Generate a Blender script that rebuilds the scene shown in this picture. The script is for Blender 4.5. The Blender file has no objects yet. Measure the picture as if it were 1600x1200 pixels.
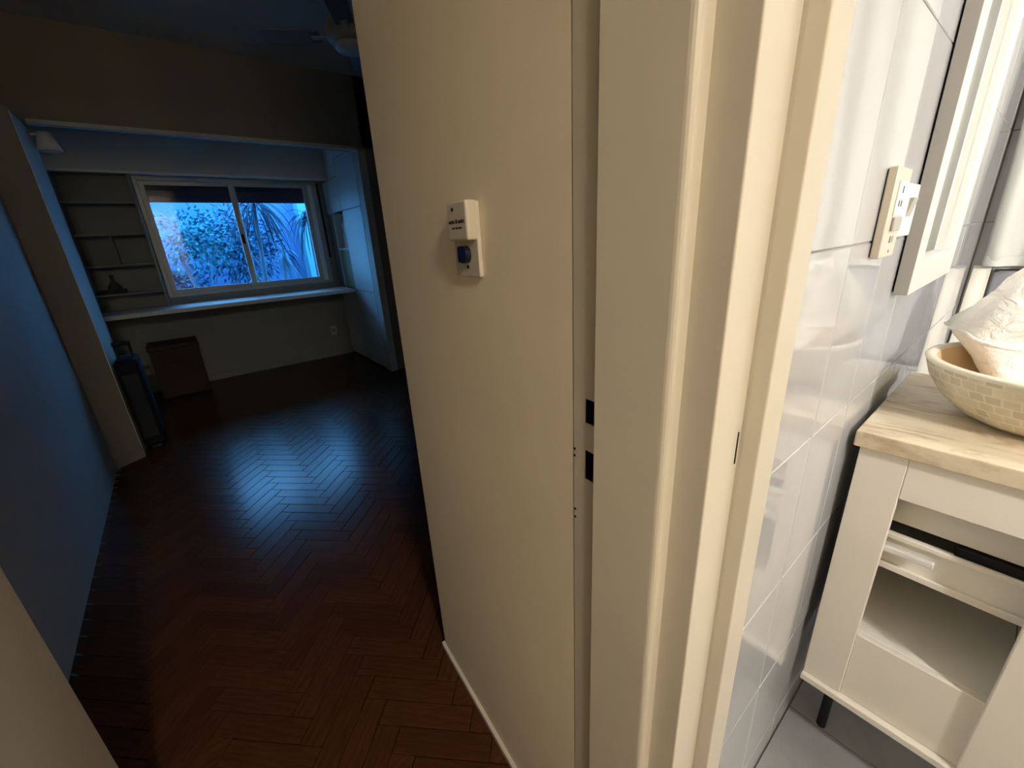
import bpy, bmesh, math, random
from mathutils import Vector, Matrix, noise as mnoise
import numpy as np
C = bpy.context.scene.collection
R2 = math.radians
rnd = random.Random(7)

# ---------------------------------------------------------------- camera
H = 1.35
F = 642.0
cam_d = bpy.data.cameras.new('camera'); cam = bpy.data.objects.new('camera', cam_d); C.objects.link(cam)
cam_d.sensor_width = 36; cam_d.sensor_fit = 'HORIZONTAL'; cam_d.lens = F/1600*36
cam_d.clip_start = 0.02; cam_d.clip_end = 60
Rm = Matrix(((0.77693942, 0.24808214, -0.57863666),
             (-0.62731558, 0.2272493, -0.74487107),
             (-0.05329444, 0.9417075, 0.33218473)))
cam.matrix_world = Matrix.Translation((0, 0, H)) @ Rm.to_4x4()
bpy.context.scene.camera = cam
# ---------------------------------------------------------------- world: blue dusk sky
w = bpy.data.worlds.new('dusk'); bpy.context.scene.world = w; w.use_nodes = True
bgn = w.node_tree.nodes['Background']
bgn.inputs[0].default_value = (0.13, 0.46, 1.0, 1); bgn.inputs[1].default_value = 20.0
# ---------------------------------------------------------------- lamps
def area(name, loc, rot, sx, sy, power, col, spread=math.pi, shape='RECTANGLE', portal=False):
    l = bpy.data.lights.new(name, 'AREA'); l.shape = shape; l.size = sx
    if shape == 'RECTANGLE': l.size_y = sy
    l.energy = power; l.color = col; l.spread = spread
    if portal: l.cycles.is_portal = True
    o = bpy.data.objects.new(name, l); C.objects.link(o); o.location = loc; o.rotation_euler = rot
    return o
area('bathroom_lamp', (1.45, -0.85, 2.46), (0, 0, 0), 0.40, 0.40, 11, (1.0, 0.98, 0.98), shape='DISK')
area('added_vanity_fill', (0.60, -1.15, 1.60), (0, R2(-86), 0), 0.22, 0.22, 46, (1.0, 0.96, 0.91), shape='DISK')  # added lamp, out of view, to brighten the vanity front
area('hall_lamp', (-0.20, -1.45, 2.44), (0, 0, 0), 0.22, 0.22, 43, (1.0, 0.93, 0.81), shape='DISK')
area('window_portal', (0.77, 5.86, 1.5), (R2(90), 0, 0), 1.7, 1.1, 1, (1, 1, 1), portal=True)
vs = bpy.context.scene.view_settings
bpy.context.scene.display_settings.display_device = 'sRGB'
vs.view_transform = 'Standard'; vs.look = 'None'; vs.gamma = 1; vs.exposure = 0; vs.use_curve_mapping = False

# ================================================================ materials
def new_mat(name):
    m = bpy.data.materials.new(name); m.use_nodes = True
    nt = m.node_tree; b = nt.nodes['Principled BSDF']
    return m, nt, b
def ramp(nt, fac, cols):
    r = nt.nodes.new('ShaderNodeValToRGB')
    e = r.color_ramp.elements
    e[0].position = cols[0][0]; e[0].color = (*cols[0][1], 1)
    e[1].position = cols[-1][0]; e[1].color = (*cols[-1][1], 1)
    for p, c in cols[1:-1]:
        n = e.new(p); n.color = (*c, 1)
    nt.links.new(fac, r.inputs[0]); return r.outputs[0]
def coords(nt, scale=(1, 1, 1), rot=(0, 0, 0), kind='Object'):
    tc = nt.nodes.new('ShaderNodeTexCoord'); mp = nt.nodes.new('ShaderNodeMapping')
    mp.inputs['Scale'].default_value = scale; mp.inputs['Rotation'].default_value = rot
    nt.links.new(tc.outputs[kind], mp.inputs[0]); return mp.outputs[0]
def noise(nt, vec, scale, detail=3, rough=.5, dist=0):
    n = nt.nodes.new('ShaderNodeTexNoise'); n.inputs['Scale'].default_value = scale
    n.inputs['Detail'].default_value = detail; n.inputs['Roughness'].default_value = rough
    n.inputs['Distortion'].default_value = dist
    nt.links.new(vec, n.inputs['Vector']); return n.outputs[0]
def bump(nt, b, h, strength=.2, dist=.002):
    bn = nt.nodes.new('ShaderNodeBump'); bn.inputs['Strength'].default_value = strength
    bn.inputs['Distance'].default_value = dist
    nt.links.new(h, bn.inputs['Height']); nt.links.new(bn.outputs[0], b.inputs['Normal'])
def paint(name, col, rough=.5, spec=.4, var=.06, bscale=60, bs=.15, nscale=3, metal=0):
    m, nt, b = new_mat(name)
    v = coords(nt)
    n = noise(nt, v, nscale, 4)
    lo = tuple(c*(1-var) for c in col); hi = tuple(min(1, c*(1+var)) for c in col)
    nt.links.new(ramp(nt, n, [(.3, lo), (.7, hi)]), b.inputs['Base Color'])
    b.inputs['Roughness'].default_value = rough; b.inputs['Specular IOR Level'].default_value = spec
    b.inputs['Metallic'].default_value = metal
    if bs: bump(nt, b, noise(nt, v, bscale, 3), bs, .001)
    return m
M = {}
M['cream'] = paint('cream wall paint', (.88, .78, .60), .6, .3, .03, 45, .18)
M['cream_shaded'] = paint('shaded cream wall paint', (.44, .39, .31), .6, .3, .03, 45, .18)  # cream paint darkened, the left hall wall's dimness put into its colour
M['cream_gloss'] = paint('cream enamel trim paint', (.59, .54, .445), .42, .4, .03, 30, .06)
M['white_wall'] = paint('white room paint', (.62, .60, .55), .7, .2, .04, 40, .12)
M['brown_wall'] = paint('taupe room paint', (.27, .24, .20), .7, .2, .04, 40, .12)
M['left_wall'] = paint('pale grey room paint', (.36, .36, .35), .7, .2, .04, 40, .12)
M['ceiling'] = paint('ceiling paint', (.62, .62, .62), .8, .2, .03, 40, .1)
M['closet'] = paint('white closet laminate', (.74, .78, .76), .45, .4, .03, 30, .04)
M['counter_white'] = paint('white laminate shelf', (.78, .80, .78), .35, .4, .03, 30, .03)
M['shelf'] = paint('greyish shelf board', (.27, .275, .25), .6, .3, .05, 30, .05)
M['alu'] = paint('dull aluminium', (.42, .42, .38), .45, .5, .05, 40, .03, metal=.4)
M['olive'] = paint('olive board', (.36, .37, .24), .6, .3)
M['dark'] = paint('near black', (.012, .012, .014), .6, .3, .1)
M['dark_red'] = paint('dark plum shutter', (.03, .014, .02), .6, .3, .1)
M['brown_box'] = paint('brown box wood', (.05, .025, .014), .6, .3, .2, 20, .1)
M['black_fab'] = paint('black fabric', (.012, .013, .017), .9, .1, .2, 200, .3)
M['grey_fab'] = paint('charcoal fabric', (.035, .037, .042), .9, .1, .2, 200, .3)
M['plastic'] = paint('ivory plastic', (.60, .54, .43), .35, .5, .02, 30, .02)
M['white_plastic'] = paint('white plastic', (.82, .80, .74), .3, .5, .02, 30, .02)
M['grey_plastic'] = paint('grey plastic', (.30, .28, .25), .4, .5, .02, 30, .02)
M['ink'] = paint('dark printed ink', (.03, .028, .02), .7, .2, .05, 30, 0)
M['navy'] = paint('navy rubber', (.008, .009, .04), .35, .5, .1)
M['hole'] = paint('dark mortise', (.006, .006, .008), .6, .3, .1)
M['steel'] = paint('worn steel', (.12, .12, .13), .35, .5, .1, 60, .05, metal=.8)
M['grout'] = paint('grey grout', (.30, .28, .26), .9, .1, .1, 90, .2)
M['vanity'] = paint('white vanity lacquer', (.90, .85, .75), .4, .4, .02, 30, .03)
M['vanity_in'] = paint('white vanity inside', (.92, .89, .80), .5, .4, .02, 30, .03)
M['frame_white'] = paint('white mirror frame', (.60, .595, .55), .4, .4, .02, 30, .03)
M['frame_side'] = paint('putty frame side', (.40, .385, .35), .5, .3, .03, 30, .03)
M['curtain'] = paint('white shower curtain', (.55, .55, .505), .6, .3, .03, 40, .1)
M['liner'] = paint('cream liner', (.80, .76, .66), .5, .3, .03, 40, .1)
M['towel_grey'] = paint('grey towel', (.28, .28, .29), .95, .1, .2, 150, .5)
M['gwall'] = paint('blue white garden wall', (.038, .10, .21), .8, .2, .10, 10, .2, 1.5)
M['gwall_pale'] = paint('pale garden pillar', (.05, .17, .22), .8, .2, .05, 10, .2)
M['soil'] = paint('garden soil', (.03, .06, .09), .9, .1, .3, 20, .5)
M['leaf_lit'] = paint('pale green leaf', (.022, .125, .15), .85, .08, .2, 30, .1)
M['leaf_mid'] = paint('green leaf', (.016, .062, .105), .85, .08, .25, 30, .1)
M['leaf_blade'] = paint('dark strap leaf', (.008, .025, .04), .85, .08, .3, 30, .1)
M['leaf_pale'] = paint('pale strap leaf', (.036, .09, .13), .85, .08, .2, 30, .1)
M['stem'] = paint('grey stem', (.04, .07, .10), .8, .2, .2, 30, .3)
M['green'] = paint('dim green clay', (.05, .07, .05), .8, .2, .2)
M['white_lamp'] = paint('white glass shade', (.72, .76, .76), .3, .5, .02, 30, .02)
M['fan'] = paint('cream fan enamel', (.55, .50, .40), .4, .4, .05, 30, .04)
M['fan_blade'] = paint('fan blade veneer', (.20, .21, .24), .6, .3, .1, 30, .04)
M['book_a'] = paint('white book cover', (.6, .6, .6), .6); M['book_b'] = paint('black book cover', (.02, .02, .03), .6)
M['book_c'] = paint('red book cover', (.25, .04, .05), .6); M['book_d'] = paint('blue book cover', (.05, .10, .25), .6)

def glossy_tile():
    m, nt, b = new_mat('glazed pale tile')
    v = coords(nt)
    n = noise(nt, v, 2.2, 4, .6, .6)
    nt.links.new(ramp(nt, n, [(.3, (.44, .437, .445)), (.7, (.51, .51, .52))]), b.inputs['Base Color'])
    b.inputs['Roughness'].default_value = .035; b.inputs['Specular IOR Level'].default_value = .9
    b.inputs['IOR'].default_value = 1.7
    bump(nt, b, noise(nt, coords(nt, (1, 1, .35)), 7, 2), .05, .005)
    return m
M['tile'] = glossy_tile()
def floor_tile():
    m, nt, b = new_mat('grey floor tile')
    v = coords(nt)
    nt.links.new(ramp(nt, noise(nt, v, 5, 6, .65, .5), [(.3, (.27, .27, .275)), (.7, (.38, .38, .385))]), b.inputs['Base Color'])
    b.inputs['Roughness'].default_value = .28
    bump(nt, b, noise(nt, v, 30, 4), .1, .002)
    return m
M['floor_tile'] = floor_tile()
def parquet(name, c0, c1):
    m, nt, b = new_mat(name)
    oi = nt.nodes.new('ShaderNodeObjectInfo')
    v = coords(nt, (4, 40, 4))
    n = noise(nt, v, 2.5, 5, .6, .4)
    base = ramp(nt, n, [(.3, c0), (.72, c1)])
    hs = nt.nodes.new('ShaderNodeHueSaturation')
    mr = nt.nodes.new('ShaderNodeMapRange'); mr.inputs[3].default_value = .84; mr.inputs[4].default_value = 1.16
    nt.links.new(oi.outputs['Random'], mr.inputs[0]); nt.links.new(mr.outputs[0], hs.inputs['Value'])
    nt.links.new(base, hs.inputs['Color']); nt.links.new(hs.outputs[0], b.inputs['Base Color'])
    n2 = noise(nt, coords(nt), 5, 5, .65)
    rr = nt.nodes.new('ShaderNodeMapRange'); rr.inputs[3].default_value = .16; rr.inputs[4].default_value = .30
    nt.links.new(n2, rr.inputs[0]); nt.links.new(rr.outputs[0], b.inputs['Roughness'])
    b.inputs['Specular IOR Level'].default_value = .13
    bump(nt, b, n, .03, .0006)
    return m
M['parquet'] = parquet('red brown parquet', (.044, .016, .007), (.082, .030, .013))
M['underfloor'] = paint('dark parquet joint', (.02, .008, .005), .8, .2)
def counter_wood():
    m, nt, b = new_mat('pale mottled wood')
    v = coords(nt, (7, 2.2, 4))
    n1 = noise(nt, v, 3.2, 6, .68, 1.4)
    n2 = noise(nt, coords(nt, (2.4, 1, 2)), 5, 5, .6, .3)
    mx = nt.nodes.new('ShaderNodeMix'); mx.data_type = 'FLOAT'; mx.inputs[0].default_value = .45
    nt.links.new(n1, mx.inputs[2]); nt.links.new(n2, mx.inputs[3])
    nt.links.new(ramp(nt, mx.outputs[0], [(.33, (.36, .26, .16)), (.42, (.60, .48, .32)), (.50, (.76, .65, .47)), (.66, (.86, .77, .60))]), b.inputs['Base Color'])
    b.inputs['Roughness'].default_value = .32
    bump(nt, b, n1, .06, .001)
    return m
M['wood'] = counter_wood()
def bowl_mat():
    m, nt, b = new_mat('shell mosaic')
    tc = nt.nodes.new('ShaderNodeTexCoord')
    sx = nt.nodes.new('ShaderNodeSeparateXYZ'); nt.links.new(tc.outputs['Object'], sx.inputs[0])
    at = nt.nodes.new('ShaderNodeMath'); at.operation = 'ARCTAN2'
    nt.links.new(sx.outputs[1], at.inputs[0]); nt.links.new(sx.outputs[0], at.inputs[1])
    cb = nt.nodes.new('ShaderNodeCombineXYZ'); nt.links.new(at.outputs[0], cb.inputs[0])
    mu = nt.nodes.new('ShaderNodeMath'); mu.operation = 'MULTIPLY'; mu.inputs[1].default_value = 5.5
    nt.links.new(sx.outputs[2], mu.inputs[0]); nt.links.new(mu.outputs[0], cb.inputs[1])
    br = nt.nodes.new('ShaderNodeTexBrick'); nt.links.new(cb.outputs[0], br.inputs['Vector'])
    br.inputs['Scale'].default_value = 1; br.inputs['Brick Width'].default_value = .135
    br.inputs['Row Height'].default_value = .10; br.inputs['Mortar Size'].default_value = .012; br.inputs['Mortar Smooth'].default_value = .4
    br.inputs['Color1'].default_value = (.60, .54, .40, 1); br.inputs['Color2'].default_value = (.78, .70, .52, 1)
    br.inputs['Mortar'].default_value = (.80, .73, .56, 1)
    n = noise(nt, coords(nt), 14, 4)
    mx = nt.nodes.new('ShaderNodeMix'); mx.data_type = 'RGBA'; mx.blend_type = 'MULTIPLY'; mx.inputs[0].default_value = .35
    nt.links.new(br.outputs[0], mx.inputs[6]); nt.links.new(ramp(nt, n, [(.35, (.6, .58, .5)), (.65, (1, 1, 1))]), mx.inputs[7])
    nt.links.new(mx.outputs[2], b.inputs['Base Color'])
    b.inputs['Roughness'].default_value = .25
    return m
M['bowl'] = bowl_mat()
M['bowl_rim'] = paint('polished cream rim', (.84, .78, .62), .25, .5, .03)
M['bowl_in'] = paint('honey bowl inside', (.70, .52, .32), .3, .5, .22, 20, .05, 9)
def cloth_mat():
    m, nt, b = new_mat('white crumpled cotton')
    v = coords(nt)
    nt.links.new(ramp(nt, noise(nt, v, 8, 3), [(.3, (.82, .80, .73)), (.7, (.90, .88, .82))]), b.inputs['Base Color'])
    b.inputs['Roughness'].default_value = .9; b.inputs['Specular IOR Level'].default_value = .15
    bump(nt, b, noise(nt, coords(nt, (1, 1, 2)), 16, 5, .6, 1.6), 1.0, .012)
    return m
M['cloth'] = cloth_mat()
def mirror_mat():
    m, nt, b = new_mat('silvered mirror'); b.inputs['Metallic'].default_value = 1
    b.inputs['Base Color'].default_value = (.9, .9, .88, 1); b.inputs['Roughness'].default_value = .01
    return m
M['mirror'] = mirror_mat()
def glass_mat():
    m = bpy.data.materials.new('window glass'); m.use_nodes = True; nt = m.node_tree
    nt.nodes.clear()
    o = nt.nodes.new('ShaderNodeOutputMaterial'); mx = nt.nodes.new('ShaderNodeMixShader')
    t = nt.nodes.new('ShaderNodeBsdfTransparent'); g = nt.nodes.new('ShaderNodeBsdfGlossy')
    t.inputs[0].default_value = (.96, .98, .98, 1); g.inputs['Roughness'].default_value = .02
    fr = nt.nodes.new('ShaderNodeFresnel'); fr.inputs[0].default_value = 1.45
    nt.links.new(fr.outputs[0], mx.inputs[0]); nt.links.new(t.outputs[0], mx.inputs[1])
    nt.links.new(g.outputs[0], mx.inputs[2]); nt.links.new(mx.outputs[0], o.inputs[0])
    return m
M['glass'] = glass_mat()
def emit(name, col, s):
    m, nt, b = new_mat(name); b.inputs['Emission Color'].default_value = (*col, 1)
    b.inputs['Emission Strength'].default_value = s; b.inputs['Base Color'].default_value = (.8, .8, .8, 1); return m
M['lamp_on'] = emit('lit diffuser', (1, .92, .8), 6)
M['lamp_on_hall'] = emit('lit hall diffuser', (1, .8, .55), 3)

# ================================================================ helpers
def wloc(o):
    v = Vector((0, 0, 0))
    while o: v += o.location; o = o.parent
    return v
def link(name, bm, mat, parent=None, local=False, smooth=False, kind=None, origin=None):
    """bm in world coordinates (or the parent's, local=True)."""
    me = bpy.data.meshes.new(name)
    if parent is not None and not local:
        bmesh.ops.translate(bm, vec=-wloc(parent), verts=bm.verts)
    if origin is not None:
        bmesh.ops.translate(bm, vec=-Vector(origin), verts=bm.verts)
    bmesh.ops.recalc_face_normals(bm, faces=bm.faces)
    bm.to_mesh(me); bm.free()
    if isinstance(mat, str): mat = M[mat]
    me.materials.append(mat)
    if smooth:
        for p in me.polygons: p.use_smooth = True
    o = bpy.data.objects.new(name, me); C.objects.link(o)
    if parent is not None: o.parent = parent
    if origin is not None: o.location = origin
    if kind: o['kind'] = kind
    return o
def tag(o, label, cat=None, group=None):
    o['label'] = label
    if cat: o['category'] = cat
    if group: o['group'] = group
    return o
def thing(name, loc, label, cat, group=None, rz=0):
    o = bpy.data.objects.new(name, None); C.objects.link(o); o.location = loc; o.rotation_euler = (0, 0, rz)
    o.empty_display_size = .05
    return tag(o, label, cat, group)
def addbox(bm, x0, x1, y0, y1, z0, z1, bev=0, seg=2):
    r = bmesh.ops.create_cube(bm, size=1)
    for v in r['verts']:
        v.co = Vector(((x0+x1)/2 + v.co.x*(x1-x0), (y0+y1)/2 + v.co.y*(y1-y0), (z0+z1)/2 + v.co.z*(z1-z0)))
    if bev:
        es = list({e for v in r['verts'] for e in v.link_edges})
        bmesh.ops.bevel(bm, geom=es, offset=bev, segments=seg, profile=.5, affect='EDGES')
    return bm
def box(x0, x1, y0, y1, z0, z1, bev=0, seg=2):
    return addbox(bmesh.new(), x0, x1, y0, y1, z0, z1, bev, seg)
def addprism(bm, pts, z0, z1):
    a = [bm.verts.new((p[0], p[1], z0)) for p in pts]; b = [bm.verts.new((p[0], p[1], z1)) for p in pts]
    n = len(pts)
    bm.faces.new(a); bm.faces.new(b[::-1])
    for i in range(n): bm.faces.new((a[i], a[(i+1) % n], b[(i+1) % n], b[i]))
    return bm
def prism(pts, z0, z1, bev=0, corners=None):
    bm = addprism(bmesh.new(), pts, z0, z1)
    if bev:
        es = [e for e in bm.edges if abs(e.verts[0].co.z-e.verts[1].co.z) > .001 and
              (corners is None or any((Vector(e.verts[0].co.xy)-Vector(pts[i])).length < 1e-5 for i in corners))]
        bmesh.ops.bevel(bm, geom=es, offset=bev, segments=5, profile=.5, affect='EDGES')
    return bm
def addcyl(bm, p0, p1, r0, r1=None, seg=20, caps=True):
    p0 = Vector(p0); p1 = Vector(p1); r1 = r0 if r1 is None else r1
    d = p1-p0
    q = Vector((0, 0, 1)).rotation_difference(d.normalized()).to_matrix().to_4x4()
    bmesh.ops.create_cone(bm, cap_ends=caps, segments=seg, radius1=r0, radius2=r1, depth=d.length,
                          matrix=Matrix.Translation((p0+p1)/2) @ q)
    return bm
def cyl(*a, **k): return addcyl(bmesh.new(), *a, **k)
def lathe(prof, seg=48, cen=(0, 0, 0)):
    bm = bmesh.new(); rings = []
    for r, z in prof:
        if r < 1e-6: rings.append([bm.verts.new((cen[0], cen[1], cen[2]+z))])
        else: rings.append([bm.verts.new((cen[0]+r*math.cos(2*math.pi*i/seg), cen[1]+r*math.sin(2*math.pi*i/seg), cen[2]+z)) for i in range(seg)])
    for a, b in zip(rings, rings[1:]):
        for i in range(seg):
            j = (i+1) % seg
            if len(a) == 1 and len(b) == 1: continue
            if len(a) == 1: bm.faces.new((a[0], b[i], b[j]))
            elif len(b) == 1: bm.faces.new((a[i], a[j], b[0]))
            else: bm.faces.new((a[i], a[j], b[j], b[i]))
    return bm
def struct(name, bm, mat, parent=None, **k):
    return link(name, bm, mat, parent, kind=None if parent is not None else 'structure', **k)

# ================================================================ big structure
CH = 2.6   # hall / bathroom ceiling
RH = 2.85  # bedroom ceiling
# --- hall right wall (slightly skewed) with the block of masonry behind it
A = Vector((.431, 1.022)); B = Vector((.372, .35))
t2 = (A-B).normalized(); n2 = Vector((-t2.y, t2.x))       # n2 points into the hall (-x)
def loc2(s, n): p = B + t2*s + n2*n; return (p.x, p.y)
wall_right = struct('wall_right', prism([tuple(A), tuple(B), (.50, .35), (.50, .20), (.508, .186), (3.4, .186), (3.4, 1.022)], 0, RH), 'cream')
# base shoe
L = (A-B).length
struct('baseboard_right', prism([loc2(.0, .0), loc2(.0, .010), loc2(L+.010, .010), loc2(L+.010, -.03), loc2(L, -.03), loc2(L, 0)], 0.0, .018, .004), 'cream_gloss')
# --- corridor jamb strip with mortise holes (local s,n frame)
def strip_jamb():
    bm = bmesh.new()
    def b(s0, s1, z0, z1, n0=-.03, n1=.0005):
        addprism(bm, [loc2(s0, n0), loc2(s1, n0), loc2(s1, n1), loc2(s0, n1)], z0, z1)
    b(-.0025, -.0232, 0, 2.6); b(-.0418, -.046, 0, 2.6)
    zs = [0, 1.0370, 1.0815, 1.1205, 1.1545, 2.6]
    for i in (0, 2, 4): b(-.0232, -.0418, zs[i], zs[i+1])
    return bm
j1 = struct('trim_1', strip_jamb(), 'cream_gloss')
for z0, z1, nm in ((1.0370, 1.0815, 'lower'), (1.1205, 1.1545, 'upper')):
    bm = bmesh.new()
    addprism(bm, [loc2(-.021, -.030), loc2(-.044, -.030), loc2(-.044, -.026), loc2(-.021, -.026)], z0-.004, z1+.004)
    for s in (-.0232, -.0418+.001):
        addprism(bm, [loc2(s, -.030), loc2(s-.001, -.030), loc2(s-.001, -.0015), loc2(s, -.0015)], z0, z1)
    for zz in (z0, z1-.001):
        addprism(bm, [loc2(-.0232, -.030), loc2(-.0418, -.030), loc2(-.0418, -.0015), loc2(-.0232, -.0015)], zz, zz+.001)
    struct('mortise', bm, 'hole', j1)
bm = bmesh.new(); addprism(bm, [loc2(-.036, -.026), loc2(-.0415, -.026), loc2(-.0415, -.005), loc2(-.036, -.005)], 1.124, 1.148)
struct('latch_keep', bm, 'steel', j1)
for s, z in ((-.0045, 1.0752), (-.0042, 1.0645), (-.0052, .9775), (-.0052, .9640)):
    p = Vector((*loc2(s, 0), z)); q = Vector((*loc2(s, .0012), z))
    struct('screw_hole', cyl(p, q, .0019, seg=10), 'hole', j1)
# --- door stop board and rounded corner
e0 = loc2(-.046, .006)
struct('trim_2', prism([e0, (.3655, .208), (.3885, .208), (.40, .29), loc2(-.046, -.02)], 0, 2.6, .009, [1]), 'cream_gloss')
# --- bathroom frame, outer part then stop
j3 = struct('trim_3', prism([(.3866, .212), (.3866, .1705), (.4555, .1705), (.4555, .212)], 0, 2.6, .0022, [1]), 'cream_gloss')
struct('strike_slot', box(.4465, .4490, .1698, .1708, 1.094, 1.134), 'hole', j3)
struct('trim_4', prism([(.4545, .21), (.4545, .1665), (.4570, .1500), (.508, .1500), (.508, .21)], 0, 2.6, .0022, [2]), 'cream_gloss')
# head and far side of the bathroom doorway
struct('trim_5', box(.3866, .508, -.66, .1700, 2.05, 2.6), 'cream_gloss')
struct('trim_6', box(.3866, .508, -.70, -.60, 0, 2.05, .002), 'cream_gloss')
struct('wall_hall_right', box(.40, .508, -1.75, -.70, 0, CH), 'cream')
# --- hall left wall, rear wall, ceiling
struct('wall_hall_left', box(-.62, -.358, -1.75, 1.022, 0, RH), 'cream_shaded')
struct('wall_back', box(-.62, .508, -1.85, -1.75, 0, CH), 'cream')
hc = struct('ceiling_hall', box(-.62, 3.4, -1.85, 1.022, CH, RH), 'ceiling')
# --- bedroom shell
struct('floor', box(-.75, 3.4, -1.85, 5.95, -.10, -.012), 'underfloor')
struct('ceiling', box(-.75, 3.4, 1.022, 4.40, RH, RH+.1), 'ceiling')
struct('wall_left', prism([(-.62, 1.022), (-.62, 4.62), (-.74, 4.62), (-.74, 1.022)], 0, RH), 'left_wall')
struct('wall_left_corner', prism([(-.6195, 3.69), (-.476, 3.79), (-.476, 4.29), (-.6195, 4.29)], 0, 2.19, .006, [1]), 'brown_wall')
struct('baseboard_left', prism([(-.615, 3.683), (-.470, 3.784), (-.476, 3.792), (-.620, 3.692)], 0, .07), 'brown_wall')
struct('wall_front', box(1.75, 3.4, 4.40, 4.55, 0, RH), 'brown_wall')
struct('wall_bedroom_right', box(3.3, 3.4, 1.022, 4.4, 0, RH), 'brown_wall')
lt = struct('wall_lintel', box(-.62, 3.4, 4.40, 4.62, 2.262, RH), 'brown_wall')
struct('trim_7', box(-.49, 1.75, 4.385, 4.45, 2.235, 2.264, .003), 'white_wall')     # pale lower edge of the lintel
# reveal facing of the left pillar, pale
struct('trim_8', prism([(-.476, 3.79), (-.472, 3.79), (-.472, 4.29), (-.476, 4.29)], 0, 2.17), 'white_wall')
# niche
struct('wall_niche_left', box(-.75, -.62, 4.62, 5.95, 0, 2.6), 'white_wall')
struct('ceiling_niche', box(-.75, 2.4, 4.62, 5.95, 2.55, 2.65), 'white_wall')
def niche_wall():
    bm = bmesh.new()
    addbox(bm, -.75, 2.4, 5.70, 5.85, 0, .96); addbox(bm, -.75, -.07, 5.70, 5.85, .96, 2.6)
    addbox(bm, 1.60, 2.4, 5.70, 5.85, .96, 2.6); addbox(bm, -.07, 1.60, 5.70, 5.85, 2.12, 2.6)
    return bm
struct('wall_window', niche_wall(), 'shelf')
bh = struct('wall_bulkhead', box(-.62, 1.687, 5.48, 5.70, 2.125, 2.55), 'white_wall')
struct('trim_9', box(-.62, 1.687, 5.468, 5.50, 2.108, 2.128, .003), 'counter_white')
struct('baseboard_window', box(-.62, 1.687, 5.685, 5.70, 0, .07, .003), 'shelf')
# ---------------- parquet, herringbone blocks
def herring(x0, x1, y0, y1, w=.07, k=4):
    out = []
    ang = R2(45)
    c, s = math.cos(ang), math.sin(ang)
    Ln = w*k
    N = 90
    for i in range(-N, N):
        for j in range(-N, N):
            m = (i - j) % (2*k)
            # horizontal block starts at cells with m==0, vertical at m==k... classic herringbone tiling on a grid
            if m == 0: cx, cy, rot = (i+k/2)*w, (j+.5)*w, 0
            elif m == (2*k-1) % (2*k): cx, cy, rot = (i+.5)*w, (j+k/2)*w, 90
            else: continue
            X = c*cx - s*cy; Y = s*cx + c*cy
            if x0 < X < x1 and y0 < Y < y1: out.append((X, Y, ang + R2(rot)))
    return out
fl = bpy.data.objects['floor']
blocks = [b for b in herring(-.80, 3.35, -1.80, 5.72)]
def vis_key(b): return math.hypot(b[0], b[1])
def in_view(b):
    X, Y, _ = b
    if Y > 4.35 and (X < -.62 or X > 1.75): return False
    d = Rm.transposed() @ Vector((X, Y, -H))
    if d.z >= -.01: return False
    u = 800 - F*d.x/d.z; v = 600 + F*d.y/d.z
    if not (-30 < u < 1000 and -30 < v < 1230): return False
    if Y < 1.0 and X > .46: return False
    if Y > 1.0 and X/Y > .47: return False
    if Y > 1 and X < -.66: return False
    if Y < 1 and X < -.40: return False
    return True
def dead(b):
    X, Y, _ = b
    if Y < 1.0 and (X > .62 or X < -.5): return True
    if X < -.70: return True
    if Y > 4.5 and X > 1.8: return True
    return False
blocks = [b for b in blocks if not dead(b)]
vis = sorted([b for b in blocks if in_view(b)], key=vis_key)
near = vis[:300]; rest_ids = set(map(id, near))
bmb = box(-.1388, .1388, -.0338, .0338, -.011, 0, .0012, 1)
me_block = bpy.data.meshes.new('parquet_block'); bmb.to_mesh(me_block); bmb.free(); me_block.materials.append(M['parquet'])
for X, Y, a in near:
    o = bpy.data.objects.new('parquet_block', me_block); C.objects.link(o); o.parent = fl
    o.location = (X, Y, rnd.uniform(-.0006, 0)); o.rotation_euler = (rnd.gauss(0, .0012), rnd.gauss(0, .0006), a)
bm = bmesh.new()
for b in blocks:
    if id(b) in rest_ids: continue
    t = bmesh.new(); addbox(t, -.1388, .1388, -.0338, .0338, -.011, 0)
    bmesh.ops.transform(t, matrix=Matrix.Translation((b[0], b[1], 0)) @ Matrix.Rotation(b[2], 4, 'Z'), verts=t.verts)
    tm = bpy.data.meshes.new('t'); t.to_mesh(tm); t.free(); bm.from_mesh(tm); bpy.data.meshes.remove(tm)
fr = link('parquet_field', bm, 'parquet', fl); fr['kind'] = 'stuff'

# ================================================================ bathroom shell
struct('floor_bathroom', box(.508, 3.4, -1.75, .186, -.012, -.0015), 'grout')
wl = struct('wall_bathroom_left', box(.508, 2.45, .1790, .1865, 0, CH), 'grout')
wb = struct('wall_bathroom_back', box(2.4415, 2.52, -1.75, .1865, 0, CH), 'grout')
struct('wall_bathroom_right', box(.508, 2.52, -1.85, -1.75, 0, CH), 'white_plastic')
def tile_mesh(w, h, axis, mat, bev=.0012, th=.004):
    if axis == 'y': bm = box(-w/2, w/2, -th, 0, -h/2, h/2, bev, 1)
    elif axis == 'x': bm = box(-th, 0, -w/2, w/2, -h/2, h/2, bev, 1)
    else: bm = box(-w/2, w/2, -h/2, h/2, 0, th, bev, 1)
    me = bpy.data.meshes.new('tile'); bm.to_mesh(me); bm.free(); me.materials.append(mat); return me
RZ = .3022; Z0 = .1063 - RZ     # row joints at .1063 + k*RZ
g = .0024
cols = [(.508, .565)] + [(.565+.2*k, .765+.2*k) for k in range(9)] + [(2.365, 2.4405)]
rows = [(max(0, Z0+RZ*k), Z0+RZ*(k+1)) for k in range(0, 9)] 
cache = {}
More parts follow.
